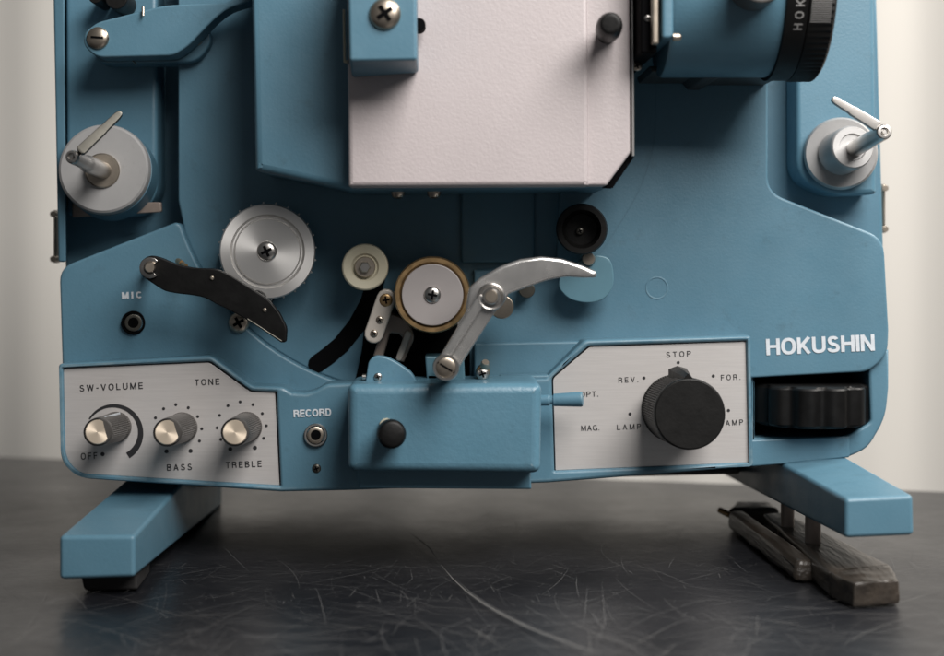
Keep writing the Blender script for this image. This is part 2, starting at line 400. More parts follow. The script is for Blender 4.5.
def lock_lever(a, ya, b, yb, wa, wb, parent):
    A = P(*a, ya); B = P(*b, yb); d = (B - A).normalized(); n = d.cross(Vector((0, 1, 0))).normalized(); t = n.cross(d).normalized()*.0016; k = S(ya)
    prof = [(-.04, wa*.6), (0, wa), (.55, (wa*.62+wb*.38)*1.0), (.58, wb*1.12), (.9, wb), (.97, wb*.75), (1, wb*.35)]
    V = []
    for (u, w) in prof:
        c = A + (B - A)*u
        V += [c + n*(w*k) + t*.6, c + n*(w*k*.5) + t, c - n*(w*k*.5) + t, c - n*(w*k) + t*.6, c - n*(w*k) - t, c + n*(w*k) - t]
    m = len(prof); F = [[i*6+j, i*6+(j+1) % 6, (i+1)*6+(j+1) % 6, (i+1)*6+j] for i in range(m-1) for j in range(6)]
    F += [[j for j in range(6)][::-1], [(m-1)*6+j for j in range(6)]]
    one('lock_lever', (V, F), 'dsteel' if a[0] < 400 else 'steel', parent, bevel=.0003, seg=2)
lock_lever((81, 151), -.049, (121.5, 112.5), -.043, 5.0, 3.6, ra_l)
hub = Part().add(lathe((840, 154), .0136, (841, 153), .006, [(0, 36.3), (.6, 36.3), (.85, 35.6), (1.0, 34), (1.001, 20)], 72), 'hub')
hub.add(lathe((840, 153), .006, (853, 147), -.008, [(0, 22.6), (.85, 22.4), (.96, 21.6), (1.0, 20.4), (1.001, 14), (.93, 13), (.93, 5)], 64), 'hub')
hub.build('reel_hub', ra_r)
spindle((854, 149), -.006, (884.5, 131.5), -.05, 9.0, 8.0, ra_r)
lock_lever((876.5, 126), -.046, (831.5, 98.5), -.044, 5.2, 3.6, ra_r)

# --- take-up lever at the upper left
up = rounded([(84, 32, 10), (97, 22, 6), (146, 9.5, 20), (165, 5, 8), (226, 2), (252, -12), (252, 1, 4), (228, 8, 10), (214, 19, 8), (187, 47, 8), (173, 55.5, 6), (96, 57.5, 14), (83, 45, 10)])
one('lever_back_plate', plate(rounded([(92, 40, 8), (205, 22, 12), (213, 40, 12), (198, 62, 12), (96, 63, 10)]), -.001, .013, .001), 'blue_d', proj)
ul = one('arm_latch', plate(up, -.014, -.002, .0009), 'blue', proj)
screw('slotted_screw', (98, 38), -.0142, 11.2, ul, 'nickel', 'slot', -4)
one('spring_wire', lathe((143, 7), -.0145, (143, 16), -.016, [(0, 1.4), (1, 1.2)], 12), 'nickel', ul)
screw('plate_screw', (197, 40), -.0012, 5.5, proj, 'nickel')
for cx, cy, r in ((95, -4, 7), (116, -2, 11)):
    one('guide_post', cyl((cx, cy), .014, -.004, r), 'knob', proj)
one('wire_end', lathe((133, 61), -.002, (136, 64), -.004, [(0, 1), (1, .8)], 10), 'nickel', proj)

# --- lamp housing
hs = [(250, -60), (255, 170, 2), (350, 190, 2), (606, 188), (632, 156), (634, -60)]
hous = one('lamp_housing', plate(rounded(hs), -.046, .0045, .0028), 'blue', proj)
p = Part().add(plate(rounded([(346.5, -60), (348.5, 186.5, 2), (589, 185.5, 1), (587, -60)]), -.062, -.048, .0017), 'white')
wp = p.build('door_panel', hous)
one('door_edge_panel', plate(rounded([(584, -60), (586, 185), (606.5, 185.5, 2), (630.5, 153, 3), (629.5, -60)]), -.0598, -.048, .0010), 'white', hous)
one('door_trim', plate(rounded([(630.8, -60), (632, 156), (634.6, 156), (633.2, -60)]), -.058, -.040, .0004), 'alu', hous)
one('door_gap', plate([(605, 187), (630, 153), (634.8, 156), (613, 187.5)], -.054, -.044, .0003), 'dark', hous)
one('hinge_strip', plate([(342.6, 9), (344.6, 9), (345.4, 60), (347.5, 60), (347.5, 63), (343.4, 62)], -.0625, -.060, .0002), 'cream', hous)
lk = Part().add(loft([(347, -60), (415.5, -60), (417, 60), (349.5, 61)], -.088, [(350, -60), (417, -60), (418.5, 73), (352, 78)], -.0625), 'blue')
lk = lk.build('door_latch', hous, bevel=.0011)
screw('latch_screw', (385, 14), -.0882, 16, hous, 'nickel', 'cross', 35)
one('latch_pin', cyl((419, 24), -.066, -.074, 6.5), 'dark', hous)
one('door_knob', lathe((606.5, 34), -.060, (610.5, 23.5), -.088, [(0, 10), (.3, 11), (.5, 13.4), (.8, 13.2), (.92, 12.3), (.98, 10.3), (1, 7)], 48), 'black', hous)
for cx in (398, 434):
    A = P(cx, 195.5, -.024); one('underside_screw', lathe_w(A + Vector((0, 0, .004)), A + Vector((0, 0, -.0012)), [(0, .0028), (.6, .0028), (.9, .002), (1, .001)], 20), 'nickel', hous)

# --- lens
LY, LZ, LR = -.048, H + .0975, .0338
lensm = Part()
def ring(x0, x1, r, mt, part, seg=96, ridges=None, prof=None):
    part.add(lathe_w(Vector((x0, LY, LZ)), Vector((x1, LY, LZ)), prof or [(0, r*.985), (.03, r), (.97, r), (1, r*.985)], seg, ridges), mt)
ring(.0775, .119, LR, 'blue', lensm)
lens = lensm.build('lens_barrel', proj)
lr = Part(); ring(.1165, .1245, LR + .0012, 'black', lr); ring(.1246, .1342, LR + .0016, 'black', lr, ridges=(90, .015), prof=[(0, LR+.0012), (.04, LR+.0016, 1), (.9, LR+.0016, 1), (1, LR+.0002)])
lr.add(lathe_w(Vector((.1343, LY, LZ)), Vector((.1346, LY, LZ)), [(0, LR-.001), (1, LR-.004)]), 'dark')
fr = lr.build('focus_ring', lens)
# lettering engraved round the ring, reading upward
tx = Part(); v, f = text_unit('HOKUSHIN', .55, .15); Lt = .0305; R_ = LR + .0012 + .0001
V = []
for a in v:
    th = math.radians(-36) + a.x*Lt/R_                       # angle up from the horizontal, seen from the front
    V.append(Vector((.1228 - a.y*.0030, LY - (R_ + a.z*.0000015)*math.cos(th), LZ + (R_ + a.z*.0000015)*math.sin(th))))
tx.add((V, f), 'graypaint').build('ring_lettering', lens)
tk = Part()
for i in range(11):
    th = math.radians(-31 + i*1.25); th2 = th + math.radians(.55); R2 = LR + .0017
    V = [Vector((x, LY - R2*math.cos(t), LZ + R2*math.sin(t))) for t in (th, th2) for x in (.1252, .1322)]
    tk.add((V, [[0, 1, 3, 2]]), 'graypaint')
tk.build('scale_marks', lens)
one('lens_mount_block', box_w(.0668, .0725, -.075, .0045, P(0, 62, -.05).z, .27), 'dark', proj, bevel=.001)
mp_ = Part().add(box_w(.0700, .0727, -.079, -.012, P(0, 55, -.05).z, .27), 'nickel'); mp_.build('lens_mount_plate', proj, bevel=.0008)
fl = Part().add(box_w(.0735, .0776, -.080, -.012, P(0, 50, -.05).z, .27), 'blue'); fl = fl.build('lens_flange', proj, bevel=.0012)
def xscrew(name, px, py, y, r, parent, m='nickel'):
    A = P(px, py, y); k = S(y)
    return one(name, lathe_w(A, A + Vector((.006*.5, 0, 0)), [(0, r*k), (.6, r*k), (.9, r*k*.7), (1, r*k*.3)], 20), m, parent)
xscrew('flange_screw', 673, 37, -.081, 4.2, proj)
for (sx, sy, r) in ((635, 53, 4.5), (637, 66, 5)): screw('gate_screw', (sx, sy), -.05, r, proj, 'nickel')
screw('block_screw', (648, 18), -.0752, 3.6, proj, 'steel')
one('focus_knob', cyl((762, -22), -.080, -.096, 25), 'grey', lens)
# foot of the lens cradle
one('lens_cradle', plate(rounded([(650, 66), (788, 66), (786, 74, 2), (724, 74), (716, 79, 2), (704, 79, 2), (698, 72), (652, 72)]), -.038, .0045, .0008), 'under', proj)

# --- sprocket
sp = Part()
sp.add(lathe((266.5, 251), .0046, (267.6, 251.4), -.021, [(0, 47), (.25, 47), (.26, 44), (.5, 44), (.52, 47.5), (.93, 48), (.985, 47.4), (1, 46.4), (1, 37.2), (.975, 36.4), (.935, 35), (.935, 33.6), (.97, 32.6), (.985, 32), (.985, 10)], 96), 'alu')
sprocket = sp.build('drive_sprocket', proj, angle=25)
tt = Part(); k = S(-.012); C0 = P(267.4, 251.2, -.012)
for i in range(24):
    a = 2*math.pi*(i + .3)/24; d = Vector((math.cos(a), 0, math.sin(a)))
    tt.add(lathe_w(C0 + d*47*k, C0 + d*49.7*k, [(0, 1.5*k), (.6, 1.1*k), (1, .5*k)], 8), 'alu')
tt.build('sprocket_teeth', sprocket)
screw('sprocket_screw', (266.8, 251.2), -.0206, 10.2, sprocket, 'steel', 'cross', 25)

# --- black film guide arm
ga = rounded([(139, 262, 6), (150, 254.5, 6), (162, 258, 3), (178.6, 265, 6), (196, 268, 6), (217, 268.5, 8), (232, 276, 5), (268, 299, 6), (279.5, 313), (287, 328, 4), (286, 342.5, 3), (281, 342.5), (249, 321), (231, 311), (216, 304, 5), (205, 297.5, 6), (191, 295, 4), (177, 293.6, 5), (164, 291, 5), (149, 281, 6), (139.5, 274, 7)], 0)
guide = one('film_guide_arm', plate(ga, -.032, -.029, .0005), 'black', proj)
q = Part().add(lathe((149.8, 267.5), .0005, (149.8, 267.5), -.0375, [(0, 5.6), (.93, 5.6), (1, 4.4)], 24), 'nickel')
q.add(plate(circ(149.8, 267.8, 10.5, 40, 310, 40) + circ(149.8, 267.8, 6.0, 310, 40, 40), -.0335, -.0321, .0002), 'steel')
q.build('pivot_clip', guide)
one('grip_edge', plate(stroke([(247.5, 319), (281.5, 341)], .6), -.0333, -.0321, .0002), 'dsteel', guide)
for c in ((212, 278), (264.7, 310)): one('rivet', lathe((c[0], c[1]), -.0318, c, -.0326, [(0, 2.1), (.7, 2), (1, 1)], 16), 'nickel', guide)
one('guide_spring', lathe((178, 261), -.004, (186, 266), -.018, [(0, 3), (.5, 3), (.5, 2.2), (1, 2.2)], 16), 'brass', proj)
screw('guide_screw', (239, 322.5), -.001, 10.5, proj, 'nickel', 'cross', 30)
one('guide_roller', cyl((256, 299), .0046, -.026, 9), 'black', proj)

# --- microphone socket
def jack(c, y, r, parent, name, outer='dsteel', bright='nickel'):
    j = Part()
    j.add(lathe(c, y + .0005, c, y - .0012, [(0, r), (.8, r), (1, r*.93), (1, r*.8), (.2, r*.74), (.2, r*.6)], 40), outer)
    j.add(lathe(c, y, c, y - .0013, [(0, r*.72), (.9, r*.7), (1, r*.62), (1, r*.44), (.6, r*.40)], 40), bright)
    j.add(lathe(c, y - .0009, c, y - .00112, [(0, r*.42), (1, r*.40)], 32), 'dark')
    return j.build(name, parent)
jack((133.3, 322.8), 0, 12, cov_l, 'mic_socket', 'dark', 'dsteel')

# --- rollers and drum
r_ = Part().add(lathe((366, 266), .0046, (365, 267.2), -.022, [(0, 20), (.55, 20), (.6, 23.6), (.93, 23.6), (.985, 22.8), (1, 21.5), (.985, 14), (.95, 12), (.95, 6)], 64), 'cream')
roller = r_.build('film_roller', proj)
q = Part().add(lathe((365, 267), -.0205, (365, 267), -.0228, [(0, 10.5), (.7, 10.5), (1, 9.8), (1, 7)], 32), 'nickel').add(lathe((365, 267), -.0222, (365, 267), -.0252, [(0, 5.8), (.8, 5.8), (1, 4.6)], 6), 'steel')
q.build('roller_pin', roller)
dr = Part().add(lathe((432, 293), .0046, (432.5, 294.8), -.03, [(0, 36), (.3, 36), (.34, 38.6), (.92, 38.6), (.97, 38.2), (1, 37), (1, 33.2), (.985, 32), (.95, 31.6), (.95, 10)], 96), 'brass')
drum = dr.build('sound_drum', proj)
one('drum_cap', lathe((432.5, 294.8), -.028, (432.5, 294.8), -.0308, [(0, 31), (.8, 31), (.95, 30.5), (1, 29.8)], 80), 'disc', drum)
screw('drum_screw', (432.5, 294.8), -.0309, 8.6, drum, 'steel', 'cross', 80)
# link plate with its screws, fork below it
lk = one('link_plate', plate(stroke([(386, 298.5), (373.8, 334)], 9.6), -.018, -.014, .0007), 'link', proj)
screw('link_screw', (386, 300), -.0181, 6.6, lk, 'brass', 'cross', 10, .0006)
for c in ((379.8, 319.8), (374, 333.5)): screw('link_screw', c, -.0181, 3.9, lk, 'nickel', 'cross', 30)
fk = Part().add(plate(rounded([(386, 311, 4), (408, 320, 8), (415, 338, 6), (404, 362), (396, 361), (403, 338, 3), (399, 334), (390, 333, 2), (383, 358), (373, 356), (381, 330)]), -.011, -.006, .0008), 'fork')
fk.build('tension_fork', proj)
one('fork_pad', plate(stroke([(408, 334), (399, 358)], 3.2), -.0125, -.0105, .0006), 'link', proj)
one('gate_shade_sheet', plate(rounded([(366, 306), (470, 316), (470, 395), (352, 395), (362, 350)], 6), .0044, .0054, .0001), 'dark', cplate)  # flat black sheet on the centre plate, the recess's shade put into colour
# blue fin
fin = one('splash_fin', plate(rounded([(364.5, 388), (368.5, 361, 5), (375, 355.5, 4), (387, 357, 6), (400, 364, 6), (412, 373, 4), (420, 388)]), -.033, -.028, .0006), 'blue', proj)
screw('fin_screw', (378, 377), -.0332, 4.2, fin, 'steel')
one('fin_pin', lathe((362.5, 377), -.031, (366, 377), -.031, [(0, 3.2), (1, 3.2)], 14), 'steel', fin)
# pressure lever
one('lever_base', plate(rounded([(425, 356.5), (464, 357), (466, 395), (428, 395)], 1), -.022, -.004, .0007), 'blue_p', proj)
bl = rounded([(467, 300), (469, 288, 4), (480, 278), (501, 266, 4), (521, 259), (541.7, 256.4), (562, 258.6), (582, 265, 5), (597, 271.5, 3), (597, 277.5, 3), (582, 277.8, 6), (566, 276.6, 6), (548, 280, 6), (528, 287), (509, 294), (504, 304, 6), (493, 311, 6), (478, 320, 8), (467, 316, 5), (466, 308)], 0)
blade = one('pressure_lever', plate(bl, -.058, -.0535, .0013), 'alu_m', proj)
d = (Vector((446.5, 366.5)) - Vector((490, 298))).normalized(); n = Vector((-d.y, d.x))
def barpt(t, s): q = Vector((490, 298)).lerp(Vector((446.5, 366.5)), t) + n*s; return (q.x, q.y)
bar = Part().add(plate([barpt(-.02, -12), barpt(1.0, -11.5), barpt(1.03, 11), barpt(.52, 11.5), barpt(.48, 13.5), barpt(.42, 12.5), barpt(.0, 12.5)], -.0610, -.0565, .0012), 'alu_m')
bar.add(plate([barpt(.02, .5), barpt(1, .5), barpt(1, 11), barpt(.02, 12)], -.0632, -.0602, .0013), 'alu_m')
bar.build('lever_arm', blade)
pv = Part().add(lathe((491, 297), -.0575, (491.2, 296.6), -.0655, [(0, 14), (.62, 14), (.7, 13.4), (.72, 12.6), (.70, 11), (.60, 10.4), (.60, 8.6), (.92, 8.4), (1, 7.4)], 48), 'steel'); pv.add(lathe((491.2, 296.6), -.0653, (491.2, 296.6), -.0659, [(0, 7), (1, 5.8)], 32), 'nickel')
pv.build('lever_pivot', blade)
pv = Part().add(lathe((447, 366), -.03, (446, 367.5), -.0645, [(0, 13.5), (.95, 13.6), (1, 12.8), (1, 10.2), (.98, 10), (.98, 9.8)], 48), 'steel')
screw_vf(pv, (446, 367.5), -.0643, 10, 'nickel', 'slot', -32, .0006)
pv.build('lever_screw', blade)
one('backing_disc', cyl((502, 307), -.02, -.026, 12), 'nickel', proj)
one('idler_stub', cyl((527, 290), .0046, -.010, 8), 'dsteel', proj)
q = Part().add(lathe((483, 372), -.0042, (483, 371), -.028, [(0, 7), (.8, 7), (1, 5.5)], 28), 'brass').add(lathe((484, 371), -.026, (485.5, 362), -.030, [(0, 4.6), (.8, 4.6), (1, 3.4)], 20), 'nickel')
screw_vf(q, (482.5, 374), -.0282, 6.2, 'steel'); q.build('adjusting_screw', proj)
one('shelf_clip', plate(rounded([(500, 376), (549, 375), (549, 390), (502, 390)], 2), -.012, -.0042, .0008), 'blue', shelf)
one('clip_slot', plate([(510, 380.5), (531, 380), (531, 384), (510, 384)], -.0124, -.0121, .0001), 'dark', shelf)
# dark roller with its clear guard
rl = Part().add(lathe((581, 230), .0046, (581.8, 229), -.024, [(0, 20), (.5, 20), (.55, 25.8), (.93, 25.8), (1, 24.4), (1, 19.5), (.9, 17), (.7, 15.6), (.7, 4)], 64), 'knob')
rl = rl.build('rubber_roller', proj)
screw('roller_screw', (580, 231), -.0162, 4, rl, 'dsteel')
one('guard_post', lathe((588, 260), .0046, (588.5, 259), -.017, [(0, 7), (.9, 7), (1, 6)], 24), 'nickel', proj)
one('roller_guard', plate(rounded([(576, 262, 8), (594, 254.5, 6), (610, 257, 8), (614, 272, 8), (613.5, 288, 8), (603, 301, 10), (586, 303.5, 12), (568, 299, 8), (558, 287, 8), (560, 276, 5)]), -.014, -.0115, .0005), 'blue_p', proj)

# --- lower control bar with its two panels
lp = [(63.5, 368.5, 2), (209.5, 362.5, 3), (250, 391.5, 3), (275, 392.5, 1), (279.5, 485.5, 1), (79, 473.5, 10), (65.5, 458, 10)]
rp = [(589.5, 347, 2), (745.5, 341.5, 1), (748.5, 462.5, 1), (555.5, 470.5, 1), (553, 378.5, 3)]
def grow(pts, g):
    cx = sum(q[0] for q in pts)/len(pts); cy = sum(q[1] for q in pts)/len(pts)
    out = []
    for q in pts:
        dx, dy = q[0]-cx, q[1]-cy; l = math.hypot(dx, dy); out.append((q[0]+dx/l*g*1.3, q[1]+dy/l*g*1.3) + tuple(q[2:]))
    return out
bo = [(58, 364, 4), (211, 355.5, 5), (251.5, 385.5, 4), (276, 386.5), (283, 387, 3), (292, 392.5), (306, 393), (316, 390), (326, 384, 4), (350, 383), (546, 378), (584, 340, 4), (751, 335.5, 3), (753, 467, 2), (600, 479), (548, 483), (352, 490.5), (281, 492), (78, 478.5, 12), (60, 462, 12)]
bar = one('control_bar', plate(rounded(bo), -.0125, .033, .0013, holes=[rounded(grow(lp, .9))[::-1], rounded(grow(rp, .9))[::-1]]), 'blue', proj)
lpan = one('amplifier_panel', plate(rounded(lp), -.0108, -.006, .0002), 'silver', proj)
rpan = one('operation_panel', plate(rounded(rp), -.0108, -.006, .0002), 'silver', proj)
YT = -.01092
def label(part, s, *a, **k): part.add(text(s, *a, **k), 'ink')
def dots(part, cs, r):
    for c in cs: part.add(([P(*q, YT) for q in circ(c[0], c[1], r, n=16)], [list(range(16))]), 'ink')
T = Part()
for s, a in (('SW-VOLUME', (79.7, 391.6, 143, 388.8, 6.4)), ('TONE', (195, 385.6, 219.6, 384.6, 6.2)), ('OFF', (81, 459.8, 97.5, 458.8, 6.6)), ('BASS', (167, 470.8, 192, 470, 6.3)), ('TREBLE', (226, 468.4, 261.8, 466.8, 6.3))):
    T.add(text(s, *a, YT, .34, .15), 'ink')
Z = lambda x, y: (50 + x/3.933, 350 + y/3.933)
dots(T, [Z(x, y) for x, y in ((415, 267), (447, 231), (495, 215), (544, 227), (581, 262), (597, 310), (588, 358))], 1.5)
dots(T, [Z(x, y) for x, y in ((553, 397), (458, 399), (709, 390), (806, 385), (207, 410))], 2.1)
dots(T, [Z(x, y) for x, y in ((667, 257), (700, 219), (748, 204), (798, 215), (835, 250), (851, 298), (840, 347), (672, 352), (657, 306))], 1.5)
# the swelling volume arc
cx, cy = Z(252, 328); V = []; n_ = 40
for i in range(n_ + 1):
    t = i/n_; a = math.radians(150 - 208*t); ro = 29.3; ri = ro - (1.6 + 4.9*t**.8)
    V += [P(cx + ro*math.cos(a), cy - ro*math.sin(a), YT), P(cx + ri*math.cos(a), cy - ri*math.sin(a), YT)]
T.add((V, [[2*i, 2*i+1, 2*i+3, 2*i+2] for i in range(n_)]), 'ink')
T.build('panel_lettering', lpan)
T = Part()
for s, a in (('STOP', (666.3, 357.7, 691.2, 356.4, 5.6)), ('REV.', (618.6, 382.9, 638.3, 382, 5.4)), ('FOR.', (721, 380.3, 740.5, 379.6, 5.4)), ('OPT.', (580.2, 397.2, 598.4, 396.5, 5.3)), ('MAG.', (581.3, 431, 599.5, 430.3, 5.4)), ('LAMP', (617, 430, 641, 429.2, 5.4)), ('LAMP', (720, 426, 743.3, 424.8, 5.4))):
    T.add(text(s, *a, YT, .42 if s in ('STOP', 'REV.', 'FOR.', 'LAMP') else .2, .14), 'ink')
dots(T, ((678.3, 362.6), (644, 378), (713.3, 376), (630, 414), (728.5, 410.5)), 1.6)
T.build('panel_lettering', rpan)
lt = Part().add(text('RECORD', 293.7, 417.4, 331.4, 415.8, 7.4, -.0128, .08, .2), 'paint'); lt.build('record_lettering', bar)
jack((315.7, 435.2), -.0125, 11.8, bar, 'record_socket', 'steel', 'nickel')
screw('bar_screw', (316.5, 468.5), -.0124, 4.6, bar, 'dsteel')
# tone and volume knobs
def knob(base, front, line=None):
    k = Part()
    k.add(lathe(base, -.0106, front, -.044, [(0, 16.2), (.06, 16.2), (.08, 15.6, 1), (.93, 14.4, 1), (.95, 14.3), (.985, 14), (1, 13.2), (1, 11.8)], ridges=(44, .07)), 'grey')
    o = k.build('volume_knob' if line else 'tone_knob', proj, angle=20)
    c = Part().add(lathe(front, -.0437, front, -.0446, [(0, 12.2), (.75, 12.2), (1, 11.6), (.97, 6), (.96, .5)], 48), 'chrome'); c.build('knob_cap', o)
    k2 = Part().add(lathe(front, -.0436, front, -.0443, [(0, 14), (.8, 13.9), (1, 13.4), (1, 12.0)], 48), 'black'); k2.build('knob_rim', o)
    if line:
        one('pointer_line', loft_w([P(*q, y) for q, y in line], [P(q[0], q[1] + 2, y + .001) for q, y in line]), 'paint', o)
kb = []
knob((116.5, 427), (97.8, 432), [((104.5, 416.5), -.037), ((120, 412.2), -.016), ((120.3, 413.6), -.0158), ((104.8, 418), -.0368)])
knob((182.5, 427.5), (167.3, 432.5)); knob((247, 427), (235, 432.3))
# big mode knob
bk = Part().add(lathe((675.5, 408.5), -.0104, (690, 414.2), -.044, [(0, 36.4), (.05, 36.4), (.08, 36, 1), (.88, 36, 1), (.92, 35.9), (.97, 35.8), (.992, 35.2), (1, 34), (1.0, 20)], ridges=(90, .035)), 'knob')
A0 = P(675.5, 408.5, -.0104); B0 = P(690, 414.2, -.044); kk = S(-.044); upv = Vector((math.sin(math.radians(-2)), 0, math.cos(math.radians(-2)))); sd = Vector((upv.z, 0, -upv.x))
def kp(t, s, r): return A0.lerp(B0, t) + sd*(s*kk) + upv*(r*kk)
bk.add(loft_w([kp(.25, -10, 33), kp(.25, -9.5, 43), kp(.25, 0, 46), kp(.25, 9.5, 43), kp(.25, 10, 33)], [kp(.97, -5, 33), kp(.97, -3.6, 37), kp(.97, 0, 40.5), kp(.97, 3.6, 37), kp(.97, 5, 33)]), 'knob')
bk.build('mode_knob', proj, angle=24)

# --- sound head cover
one('cover_skirt', plate(rounded([(357, 468), (531, 468), (531.5, 489.5, 2), (358, 488.5, 2)]), -.033, -.0127, .0008), 'blue_d', proj)
hc = one('sound_head_cover', plate(rounded([(347.5, 384.5, 9), (542, 383.5, 9), (540.5, 474, 9), (348, 472, 9)], 0, 8), -.047, -.0127, .0036, res=6), 'blue_c', proj)
one('cover_button', lathe((390, 433), -.046, (392, 434.3), -.066, [(0, 12), (.3, 12), (.4, 14.8), (.8, 14.8), (.93, 14), (.98, 12.4), (1, 10), (1.0, 1)], 48), 'black', hc)
one('button_spring', cyl((386, 426), -.046, -.05, 7), 'cream', hc)
rd = Part().add(lathe_w(P(538, 400.5, -.027), P(583, 399.2, -.03), [(0, .0021), (.24, .0021), (.27, .0017), (.33, .0017), (.36, .0024), (.95, .0029), (.99, .0027), (1, .002)], 32), 'blue')
rd.build('sound_selector', proj)

# --- inching wheel in its pocket
lowr = [(751, 362), (889, 350), (889, 388), (886, 418, 14), (868, 449, 16), (848, 457.5), (786, 464), (751, 466)]
one('wheel_surround', plate(rounded(lowr), .003, .033, .0012, holes=[rounded([(755, 376), (869, 370), (871, 422, 3), (848, 436, 8), (755, 438)])[::-1]]), 'blue', proj)
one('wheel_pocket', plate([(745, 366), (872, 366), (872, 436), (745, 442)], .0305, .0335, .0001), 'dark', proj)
A = P(813, 425, .004); B = P(813, 384, .004)
wh = Part().add(lathe_w(Vector((A.x, .010, A.z)), Vector((A.x, .010, B.z)), [(0, .0205), (.04, .0228, 1), (.08, .0234, 1), (.92, .0234, 1), (.96, .0228, 1), (1, .0205)], ridges=(11, .10, 14)), 'black')
wh.build('inching_wheel', proj, angle=28)
one('bottom_lip', plate(rounded([(751, 440), (850, 436), (850, 457.5), (786, 464), (751, 467)], 2), .0012, .0028, .0008), 'blue', proj)

# --- feet
ft = Part().add(loft([(59, 536), (135, 535.5), (135, 577.5), (59, 580)], -.075, [(171, 441), (222, 440), (222, 505), (171, 507)], .12), 'blue'); ft = ft.build('front_foot', proj, bevel=.0016)
one('rubber_pad', loft([(79, 570), (137, 570), (138, 590.5), (84, 591)], -.0655, [(97, 554), (150, 554), (150, 574), (97, 574)], -.035), 'rubber', proj, bevel=.0012)
ft = Part().add(loft([(845, 498.5), (913.5, 495), (914.5, 535.5), (845, 538.5)], -.08, [(717, 427), (780, 419), (780, 466), (717, 472)], .12), 'blue'); ft.build('front_foot', proj, bevel=.0016)
one('foot_crossbeam', loft([(170, 480), (740, 468), (740, 474), (170, 488)], .05, [(170, 470), (740, 458), (740, 468), (170, 480)], .12), 'under', proj, bevel=.001)

# tilt foot: worn wooden bars on posts
def onT(px, d, h):                                        # point over the table at distance d, height h
    return ((px - VX)*d/FPX, d - D, h)
tf = Part()
h1 = .0092
f = [onT(854, .508, .0008), onT(899, .512, .0010), onT(899.5, .512, h1), onT(854, .508, h1)]
f2 = [onT(829, .523, .0010), onT(890, .535, .0010), onT(890, .535, h1 + .0006), onT(829, .523, h1 + .0006)]
b2 = [onT(763, .64, .001), onT(784, .645, .001), onT(784, .645, .0095), onT(763, .64, .0095)]
tf.add(loft_w(f, f2), 'wood'); 
bar1 = tf.build('tilt_foot', proj, bevel=.0009, seg=2, rough=.0006)
one('foot_bar', loft_w(f2, b2), 'wood', bar1, bevel=.0012, seg=2, rough=.0006)
one('foot_bar', loft_w([onT(793, .547, .001), onT(817, .547, .001), onT(815, .549, .0088), onT(795, .549, .0088)], [onT(728, .652, .001), onT(744, .652, .001), onT(744, .652, .009), onT(728, .652, .009)]), 'wood', bar1, bevel=.002, seg=3, rough=.0006)
one('bar_bridge', loft_w([onT(728, .6535, .001), onT(781, .6535, .001), onT(781, .6535, .0094), onT(728, .6535, .0094)], [onT(736, .675, .001), onT(770, .675, .001), onT(770, .675, .0092), onT(736, .675, .0092)]), 'wood', bar1, bevel=.002, seg=3, rough=.0006)
for (px, d_, r, m_, top) in ((787.5, .61, .0027, 'fork', .033), (813, .575, .0030, 'fork', .034)):
    a = Vector(onT(px, d_, .004)); b = Vector(onT(px, d_, top)); one('tilt_post', lathe_w(a, b, [(0, r*1.5), (.16, r*1.5), (.18, r), (1, r)], 24), m_, bar1)
one('bar_pin', lathe_w(Vector(onT(720, .66, .0075)), Vector(onT(731, .652, .0065)), [(0, .0014), (1, .0014)], 14), 'brass', bar1)

# side catches
for x, ys in ((54.5, (214, 259)), (884, (188, 229))):
    c = Part().add(plate(rounded([(x - 1.2, ys[0] - 4), (x + 1.5, ys[0] - 4), (x + 1.5, ys[1] + 4), (x - 1.2, ys[1] + 4)], .5), .05, .056, .0005), 'nickel')
    c = c.build('side_catch', proj)
    for y_ in ys: one('catch_screw', cyl((x - (1.5 if x < 400 else -1.5), y_), .052, .045, 3.2), 'nickel', c)

# ================================================================== table
tbl = bpy.data.materials.new('black_laminate'); tbl.use_nodes = True
nt = tbl.node_tree; b = nt.nodes['Principled BSDF']; tc = nt.nodes.new('ShaderNodeTexCoord')
def N(sx, det, rough, stretch=None):
    n = nt.nodes.new('ShaderNodeTexNoise'); n.inputs['Scale'].default_value = sx; n.inputs['Detail'].default_value = det; n.inputs['Roughness'].default_value = rough
    nt.links.new(tc.outputs['Object'], n.inputs['Vector']); return n.outputs['Fac']
cr = nt.nodes.new('ShaderNodeValToRGB'); nt.links.new(N(14, 8, .68), cr.inputs[0])
cr.color_ramp.elements[0].position = .35; cr.color_ramp.elements[0].color = (.0055, .0062, .0085, 1)
cr.color_ramp.elements[1].position = .72; cr.color_ramp.elements[1].color = (.020, .0205, .023, 1)
nt.links.new(cr.outputs[0], b.inputs['Base Color'])
mr = nt.nodes.new('ShaderNodeMapRange'); nt.links.new(N(9, 8, .7), mr.inputs[0]); mr.inputs['From Min'].default_value = .3; mr.inputs['From Max'].default_value = .7
mr.inputs['To Min'].default_value = .25; mr.inputs['To Max'].default_value = .42; nt.links.new(mr.outputs[0], b.inputs['Roughness'])
bp = nt.nodes.new('ShaderNodeBump'); bp.inputs['Strength'].default_value = .25; bp.inputs['Distance'].default_value = .0004
nt.links.new(N(260, 4, .6), bp.inputs['Height']); nt.links.new(bp.outputs[0], b.inputs['Normal'])
b.inputs['Specular IOR Level'].default_value = .36
scm = [mat('scratch_%s' % w, c, .5, 0) for w, c in (('faint', (.07, .07, .072)), ('pale', (.17, .17, .17)), ('bright', (.22, .215, .205)))]
M['tbl'] = tbl
T = Part()
bl_ = (-.265, .284); br_ = (.249, .156); sl = (br_[1] - bl_[1])/(br_[0] - bl_[0])
def back(x): return bl_[1] + (x - bl_[0])*sl
